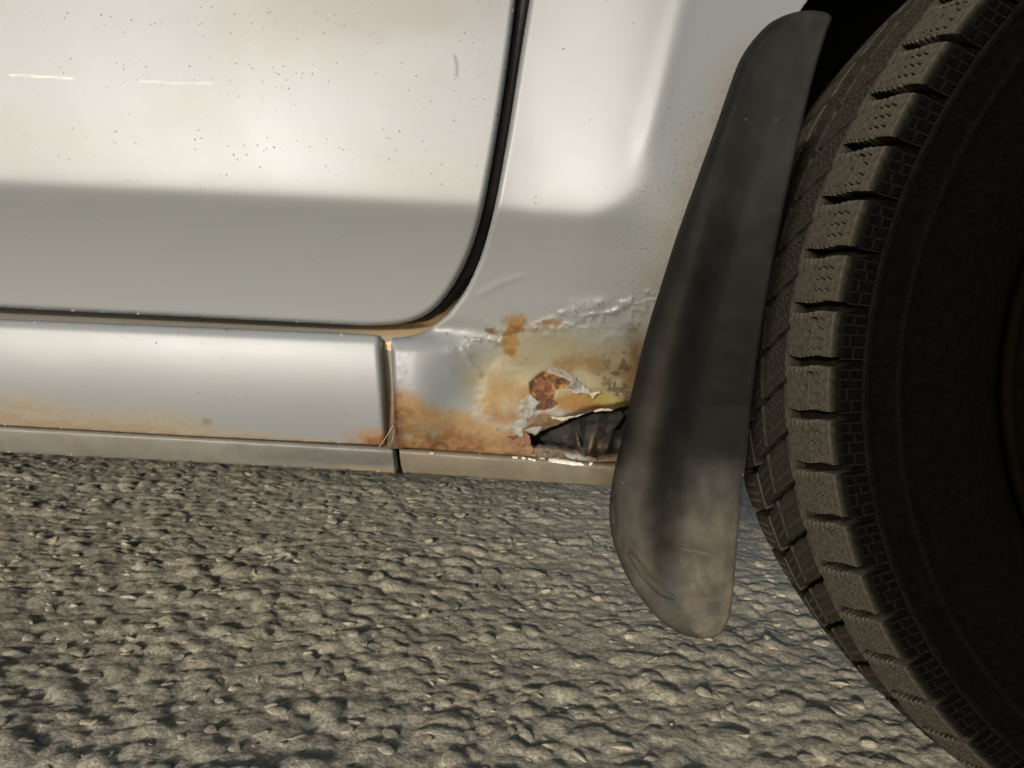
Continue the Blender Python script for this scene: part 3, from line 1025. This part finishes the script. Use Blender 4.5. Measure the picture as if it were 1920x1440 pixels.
# --- mud flap
FLAPL = [(1555, 26), (1530, 20), (1500, 21), (1468, 30), (1440, 46), (1412, 76), (1390, 112), (1372, 160), (1348, 230), (1312, 330), (1276, 430), (1244, 530), (1219, 610), (1198, 690), (1182, 760), (1167, 830), (1153, 890), (1145, 945), (1147, 1000), (1163, 1055), (1190, 1106), (1231, 1157), (1272, 1186), (1304, 1196)]
FLAPR = [(1336, 1196), (1357, 1182), (1369, 1150), (1376, 1100), (1384, 1000), (1394, 900), (1405, 800), (1419, 680), (1438, 560), (1462, 430), (1492, 290), (1524, 150), (1550, 62), (1559, 38)]
flap_poly = smooth_curve(FLAPL + FLAPR, 5, True)
LV = np.array(FLAPL[4:]); RV = np.array(FLAPR[::-1])


def flap_t(u, v):
    ul = np.interp(v, LV[:, 1], LV[:, 0]); ur = np.interp(v, RV[:, 1], RV[:, 0])
    return (u - ul) / np.maximum(ur - ul, 20), ul, ur


def flap_depth(u, v, s):
    t, ul, ur = flap_t(u, v)
    t = np.clip(t, 0, 1)
    base = np.interp(v, [0, 200, 400, 600, 760, 860, 1200], [-0.072, -0.079, -0.076, -0.066, -0.054, -0.050, -0.056])
    y = base - 0.010
    y = y - 0.008 * np.exp(-((t - .24) / .18) ** 2) * sm(150, 700, v) * sm(1190, 960, v)          # rounded ridge
    y = y + 0.002 * np.exp(-((t - .52) / .16) ** 2) * sm(250, 800, v) * sm(1170, 1000, v)          # valley beside it
    y = y - 0.005 * sm(.55, 1, t) * sm(1180, 1000, v)
    y = y + edge_roll(s, 22, 0.008) * sm(.5, .2, t) + edge_roll(s, 5, 0.002)
    # folds at the lower left
    y = y + 0.003 * ridge(u, v, [(1182, 1040), (1205, 1078), (1240, 1112), (1262, 1120)], 5) * sm(.9, .3, t)
    y = y + 0.002 * ridge(u, v, [(1190, 1045), (1222, 1085), (1250, 1110)], 3)
    y = y + 0.0025 * ridge(u, v, [(1150, 930), (1152, 970), (1153, 1000)], 4)
    return y + 0.0007 * fbm(u, v, 120, 3, 44)


def flap_paint(u, v, s):
    t, ul, ur = flap_t(u, v)
    t = np.clip(t, 0, 1)
    n = fbm(u, v, 90, 4, 21); n2 = fbm(u * 2, v * .4, 60, 4, 22)
    c = np.tile((0.011, 0.011, 0.010), (len(u), 1))
    c = mixc(c, (0.030, 0.031, 0.027), .5 * sm(560, 150, v) * sm(.05, .5, t) + .15 * sm(.1, .6, n))
    d = sm(780, 1180, v + 90 * n + 30 * n2) * (.75 + .35 * sm(-.6, .6, fbm(u, v * .25, 22, 4, 23)))
    c = mixc(c, (0.16, 0.146, 0.118), .5 * d * (1 - .4 * np.exp(-((t - .42 - .06 * n) / .15) ** 2) * sm(1180, 940, v + 50 * n)))
    c = mixc(c, (0.075, 0.068, 0.055), .4 * np.exp(-((t - .17) / .10) ** 2) * sm(450, 850, v))
    c = mixc(c, (0.25, 0.215, 0.155), .42 * (.5 + .5 * sm(-.4, .5, fbm(u, v, 30, 4, 24))) * sm(950, 1110, v + 40 * n) * sm(.3, .5, t))
    c = mixc(c, (0.07, 0.07, 0.065), .75 * sm(1.1, .6, np.maximum(np.abs(u - 1338) / 14, np.abs(v - 1142) / 14) + .3 * n) + .45 * sm(1.1, .6, np.maximum(np.abs(u - 1330) / 17, np.abs(v - 1112) / 9) + .4 * n))
    c = mixc(c, (0.08, 0.085, 0.085), .5 * sm(1, .3, np.hypot((u - 1262) / 20, (v - 1100) / 70) + .4 * n))
    c = mixc(c, (0.30, 0.26, 0.20), .4 * sm(2.5, .5, s) * sm(750, 900, v) * sm(.6, .9, t))
    c = mixc(c, (0.28, 0.25, 0.19), .2 * sm(3, 1, linedist(u, v, [(1280, 1030), (1305, 1034), (1334, 1040)])))
    c = mixc(c, (0.09, 0.08, 0.06), .6 * sm(1110, 1165, v) * sm(.2, .6, fbm(u * .35 - v * .12, v * 2.2 + u * .5, 26, 4, 25)))
    for sx, sy in ((1399, 224), (1455, 225), (1167, 905)):
        c = mixc(c, (0.10, 0.10, 0.09), .8 * sm(3.0, .6, np.hypot((u - sx) / 1.3, v - sy)))
    return dict(col=c)


sheet('mud_flap', flap_poly, 3.0, flap_depth, M_FLAP, car, CL, 0.0045, None, flap_paint)

# --- wheel
WC = (0.4635, 0.040, GZ + 0.3125)
wheel = bpy.data.objects.new('wheel', None)
wheel.location = (WC[0] - CL[0], WC[1] - CL[1], WC[2] - CL[2])
wheel.scale = (.986, .94, .986)
link(wheel, car)


def lathe(name, prof, nseg, mat, colf=None, a0=0, a1=2 * math.pi):
    prof = np.array(prof)
    ang = np.linspace(a0, a1, nseg, endpoint=False)
    m = len(prof)
    V = np.concatenate([np.stack([-prof[:, 0] * math.cos(a), -prof[:, 1], prof[:, 0] * math.sin(a)], 1) for a in ang])
    Fc = []
    for i in range(nseg):
        j = (i + 1) % nseg
        for k_ in range(m - 1):
            Fc.append((i * m + k_, j * m + k_, j * m + k_ + 1, i * m + k_ + 1))
    at = None
    if colf is not None:
        at = dict(col=np.tile(np.array([colf(r, ww) for r, ww in prof]), (nseg, 1)))
    return mesh_obj(name, V, Fc, mat, wheel, None, True, at)


BLK = (0.0027, 0.0026, 0.0024)
DST = (0.082, 0.075, 0.058)
TOPW = np.array([-0.095, -.08, -.063, -.03, 0, .03, .063, .08, .095]); TOPR = np.array([.302, .3075, .3125, .3160, .3168, .3160, .3125, .3075, .302])


def topr(ww):
    return np.interp(ww, TOPW, TOPR)


prof = [(.199, .076), (.2035, .0800), (.207, .0865), (.212, .0905), (.222, .0955), (.240, .1005), (.258, .1025), (.2655, .1026), (.2665, .1036), (.2685, .1036), (.2695, .1022), (.279, .1008), (.2815, .1006), (.2825, .1016), (.2845, .1014), (.2855, .0996), (.290, .0965), (.2935, .090), (.298, .080), (.3035, .063), (.307, .03), (.308, 0)]
prof = prof + [(r, -w_) for r, w_ in prof[::-1][1:]]


def tyre_col(r, ww):
    if ww > 0.0955 or r < .29:
        return (0.0042, 0.004, 0.0036) if abs(r - .2675) < .0012 or abs(r - .2835) < .0012 else BLK
    return (0.012, 0.011, 0.009)


lathe('tyre', prof, 256, M_TYRE, tyre_col)
lathe('rim', [(.030, .055), (.11, .060), (.150, .05), (.172, .052), (.180, .062), (.190, .068), (.192, .078), (.197, .0870), (.2005, .0880), (.202, .085), (.200, .078), (.192, .06), (.188, -.08), (.200, -.09)], 128, M_RIM)

NB = 64


def block(name, w0, w1, arc, shoulder, seed, nw, na, stud=False, dirt=1.0):
    """one tread block with its sipes cut in; angle zero points to the rear of the car"""
    pa_ = [(topr(x), x, 1.0) for x in np.linspace(w0, w1, nw)]
    if shoulder:
        pa_ += [(.3005, .0965, .4), (.2985, .0985, .06), (.2955, .1000, 0), (.2915, .1010, 0), (.287, .1014, 0), (.2862, .1002, 0)]
    pa_ = np.array(pa_); m = len(pa_)
    ts = np.linspace(-.5, .5, na)
    A, K = np.meshgrid(ts, np.arange(m), indexing='ij')
    r = pa_[K, 0].copy(); ww = pa_[K, 1]; dust = pa_[K, 2].copy()
    tw = (ww - w0) / (w1 - w0)
    top = K < nw
    cut = np.zeros_like(r)
    zig = 0.018 * np.sign(np.sin(tw * 46))
    lines = (-.25, 0, .25) if not stud else (-.33, -.12, .12, .33)
    for L in lines:
        near = np.abs(A - L - zig) < .020
        on = ((tw > .46) & (tw < .86)) | ((tw > .06) & (tw < .42) & (np.sin(tw * 75) > .1))
        if not shoulder:
            on = (tw > .15) & (tw < .9)
        if stud and abs(L) < .2:
            on = on & (tw > .66)
        cut = np.maximum(cut, near & on)
    if stud:
        cut = np.maximum(cut, np.hypot((A) * arc * .305, ww - (w0 + (w1 - w0) * .5)) < .0018)
    if shoulder:
        cut = np.maximum(cut, (A > .5 - .15) & (np.sin(tw * 52) > .25) & (tw < .78))
        cut = np.maximum(cut, (A < -.5 + .05) & (np.sin(tw * 60) > .3) & (tw < .7))
    r -= np.where(top, cut * np.where(np.abs(A) > .34, .006, .0035), 0)
    dust = dust * (1 - .95 * (cut > 0) * top)
    # round the shoulders of the block a little and taper the ends
    ed = np.clip((np.abs(A) - .46) / .04, 0, 1)
    r -= .0006 * ed
    slant = .10 * (tw - .5) * arc if shoulder else .55 * (tw - .5) * arc
    ang = A * arc * (1 - .10 * np.clip(.25 - tw, 0, 1) * (1 if shoulder else 0)) + slant
    nst = np.sin(tw * 9 + seed) * .0015
    ang = ang + nst * (np.abs(A) > .4)
    V = np.stack([-r * np.cos(ang), -ww, r * np.sin(ang)], -1)
    idx = np.arange(na * m).reshape(na, m)
    q = np.stack([idx[:-1, :-1], idx[1:, :-1], idx[1:, 1:], idx[:-1, 1:]], -1).reshape(-1, 4).tolist()
    loop = list(idx[:, 0]) + list(idx[-1, 1:]) + list(idx[::-1, -1][1:]) + list(idx[0, ::-1][1:-1])
    Vf = V.reshape(-1, 3)
    rr_ = np.hypot(Vf[loop, 0], Vf[loop, 2]); kk = np.maximum((rr_ - .012) / rr_, 0)
    sk = Vf[loop] * np.stack([kk, np.ones_like(kk), kk], 1)
    n0 = len(Vf); L = len(loop)
    for i in range(L):
        j = (i + 1) % L
        q.append([loop[j], loop[i], n0 + i, n0 + j])
    Vf = np.concatenate([Vf, sk])
    d = np.concatenate([dust.ravel(), np.full(L, .08)]) * dirt
    c = np.array(BLK)[None] * (1 - d[:, None]) + np.array(DST)[None] * d[:, None]
    me = bpy.data.meshes.new(name); me.from_pydata(Vf.tolist(), [], [list(map(int, f)) for f in q])
    at = me.attributes.new('col', 'FLOAT_COLOR', 'POINT')
    at.data.foreach_set('color', np.concatenate([c, np.ones((len(c), 1))], 1).astype(np.float32).ravel())
    me.materials.append(M_TYRE); me.update()
    return me


PA = 2 * math.pi / NB
SH = [block('tread_block', .0635, .0955, PA * .82, True, 1, 44, 50), block('tread_block', .0635, .0955, PA * .82, True, 2, 44, 50, True)]
SH_IN = block('tread_block', -.095, -.0635, PA * .80, False, 3, 12, 16)
MID = block('tread_block', 0.033, .0608, PA * .88, False, 4, 30, 36, False, .6)
MID2 = block('tread_block', .003, .0275, PA * .84, False, 6, 30, 36, False, .6)
MIDI = block('tread_block', -.058, -.002, PA * .84, False, 5, 16, 16)
PH = math.radians(0.9)
for i in range(NB):
    for me, off in ((SH[1 if i % 3 == 0 else 0], 0), (MID, .35), (MID2, .8), (MIDI, .2), (SH_IN, .5)):
        if me in (MIDI, SH_IN) and not (i < 16 or i > NB - 16):
            continue
        o = bpy.data.objects.new('tread_block', me)
        o.rotation_euler = (0, PH + (i + off) * PA, 0)
        link(o, wheel)

# raised lines on the tyre shoulder, like courses of brick
def ribs():
    bm = bmesh.new()

    def seg(a0, r0, w0, a1, r1, w1, th=.0006):
        p0 = np.array([-r0 * math.cos(a0), -w0, r0 * math.sin(a0)]); p1 = np.array([-r1 * math.cos(a1), -w1, r1 * math.sin(a1)])
        d = p1 - p0; d = d / np.linalg.norm(d); up = np.array([0, -1.0, 0]); sd = np.cross(d, up); sd /= np.linalg.norm(sd)
        vs = []
        for p in (p0, p1):
            for s_, h in ((-th, -.0006), (-th * .6, .0006), (th * .6, .0006), (th, -.0006)):
                vs.append(bm.verts.new(p + sd * s_ + up * h))
        for k_ in range(3):
            bm.faces.new((vs[k_], vs[k_ + 1], vs[4 + k_ + 1], vs[4 + k_]))
    def wat(r):
        return np.interp(r, [.284, .287, .2915, .2955, .2985], [.1010, .1016, .1012, .1002, .0987])
    for i in range(NB):
        a = PH + i * PA
        h = PA * .40
        for f_ in (-1, -.45, .1, .55, 1):
            r0, r1 = .2862, .2975
            seg(a + f_ * h, r0, wat(r0), a + f_ * h, r1, wat(r1))
        for f0, f1, r in ((-1, -.45, .2915), (-.45, .1, .2935), (.1, .55, .2905), (.55, 1, .2925)):
            seg(a + f0 * h, r, wat(r), a + f1 * h, r, wat(r))
        seg(a - PA * .5, .2850, .1008, a + PA * .5, .2850, .1008, .0008)
        seg(a + PA * .5 - .004, .2862, .1002, a + PA * .5 - .004, .2845, .1012)
    me = bpy.data.meshes.new('shoulder_rib'); bm.to_mesh(me); bm.free()
    n = len(me.vertices)
    at = me.attributes.new('col', 'FLOAT_COLOR', 'POINT')
    at.data.foreach_set('color', np.tile(np.array([.0085, .0082, .0072, 1], np.float32), n))
    me.materials.append(M_TYRE)
    o = bpy.data.objects.new('shoulder_rib', me); o['kind'] = 'stuff'
    link(o, wheel)


ribs()

# --- arch liner, inner wing and underbody
def liner():
    V = []; Fc = []
    n = 48
    R = .375
    for i in range(n + 1):
        a = math.radians(-18 + i * (216 / n))
        for yy, rr in ((Y0 + .045, R), (0.30, R), (0.32, .05)):
            V.append((WC[0] - rr * math.cos(a), yy, WC[2] + rr * math.sin(a)))
    for i in range(n):
        for k_ in range(2):
            Fc.append((i * 3 + k_, i * 3 + 3 + k_, i * 3 + 4 + k_, i * 3 + 1 + k_))
    mesh_obj('arch_liner', V, Fc, M_LINER, car, CL)


liner()


def box(name, x0, x1, y0_, y1, z0, z1, mat):
    V = [(x, y, z) for x in (x0, x1) for y in (y0_, y1) for z in (z0, z1)]
    Fc = [(0, 1, 3, 2), (4, 6, 7, 5), (0, 4, 5, 1), (2, 3, 7, 6), (0, 2, 6, 4), (1, 5, 7, 3)]
    mesh_obj(name, V, Fc, mat, car, CL, False)


box('underbody', -1.3, 0.075, Y0 + .055, 1.45, GZ + .235, GZ + .30, M_UNDER)

# --- straws caught in the joint
def straw(name, pts, r, lab):
    cu = bpy.data.curves.new(name, 'CURVE'); cu.dimensions = '3D'; cu.bevel_depth = r; cu.bevel_resolution = 2
    sp = cu.splines.new('POLY'); sp.points.add(len(pts) - 1)
    for i, (u, v, y) in enumerate(pts):
        p = P(u, v, y); sp.points[i].co = (*p, 1); sp.points[i].radius = 1 - .5 * i / len(pts)
    t = bpy.data.objects.new('tmp', cu); COL.objects.link(t)
    dg = bpy.context.evaluated_depsgraph_get()
    me = bpy.data.meshes.new_from_object(t.evaluated_get(dg))
    bpy.data.objects.remove(t)
    me.materials.clear(); me.materials.append(M_STRAW)
    o = bpy.data.objects.new(name, me); COL.objects.link(o)
    o['label'] = lab; o['category'] = 'straw'; o['group'] = 'dry straws caught in the sill joint'


yb = Y0 + 0.020
straw('dry_straw', [(737, 798, yb), (725, 818, yb - .003), (711, 838, yb - .004)], .00028, 'long dry straw slanting down left from the rusty sill joint')
straw('dry_straw', [(739, 806, yb), (736, 826, yb - .003), (728, 836, yb - .004)], .0002, 'short dry straw hanging nearly upright in the rusty sill joint')
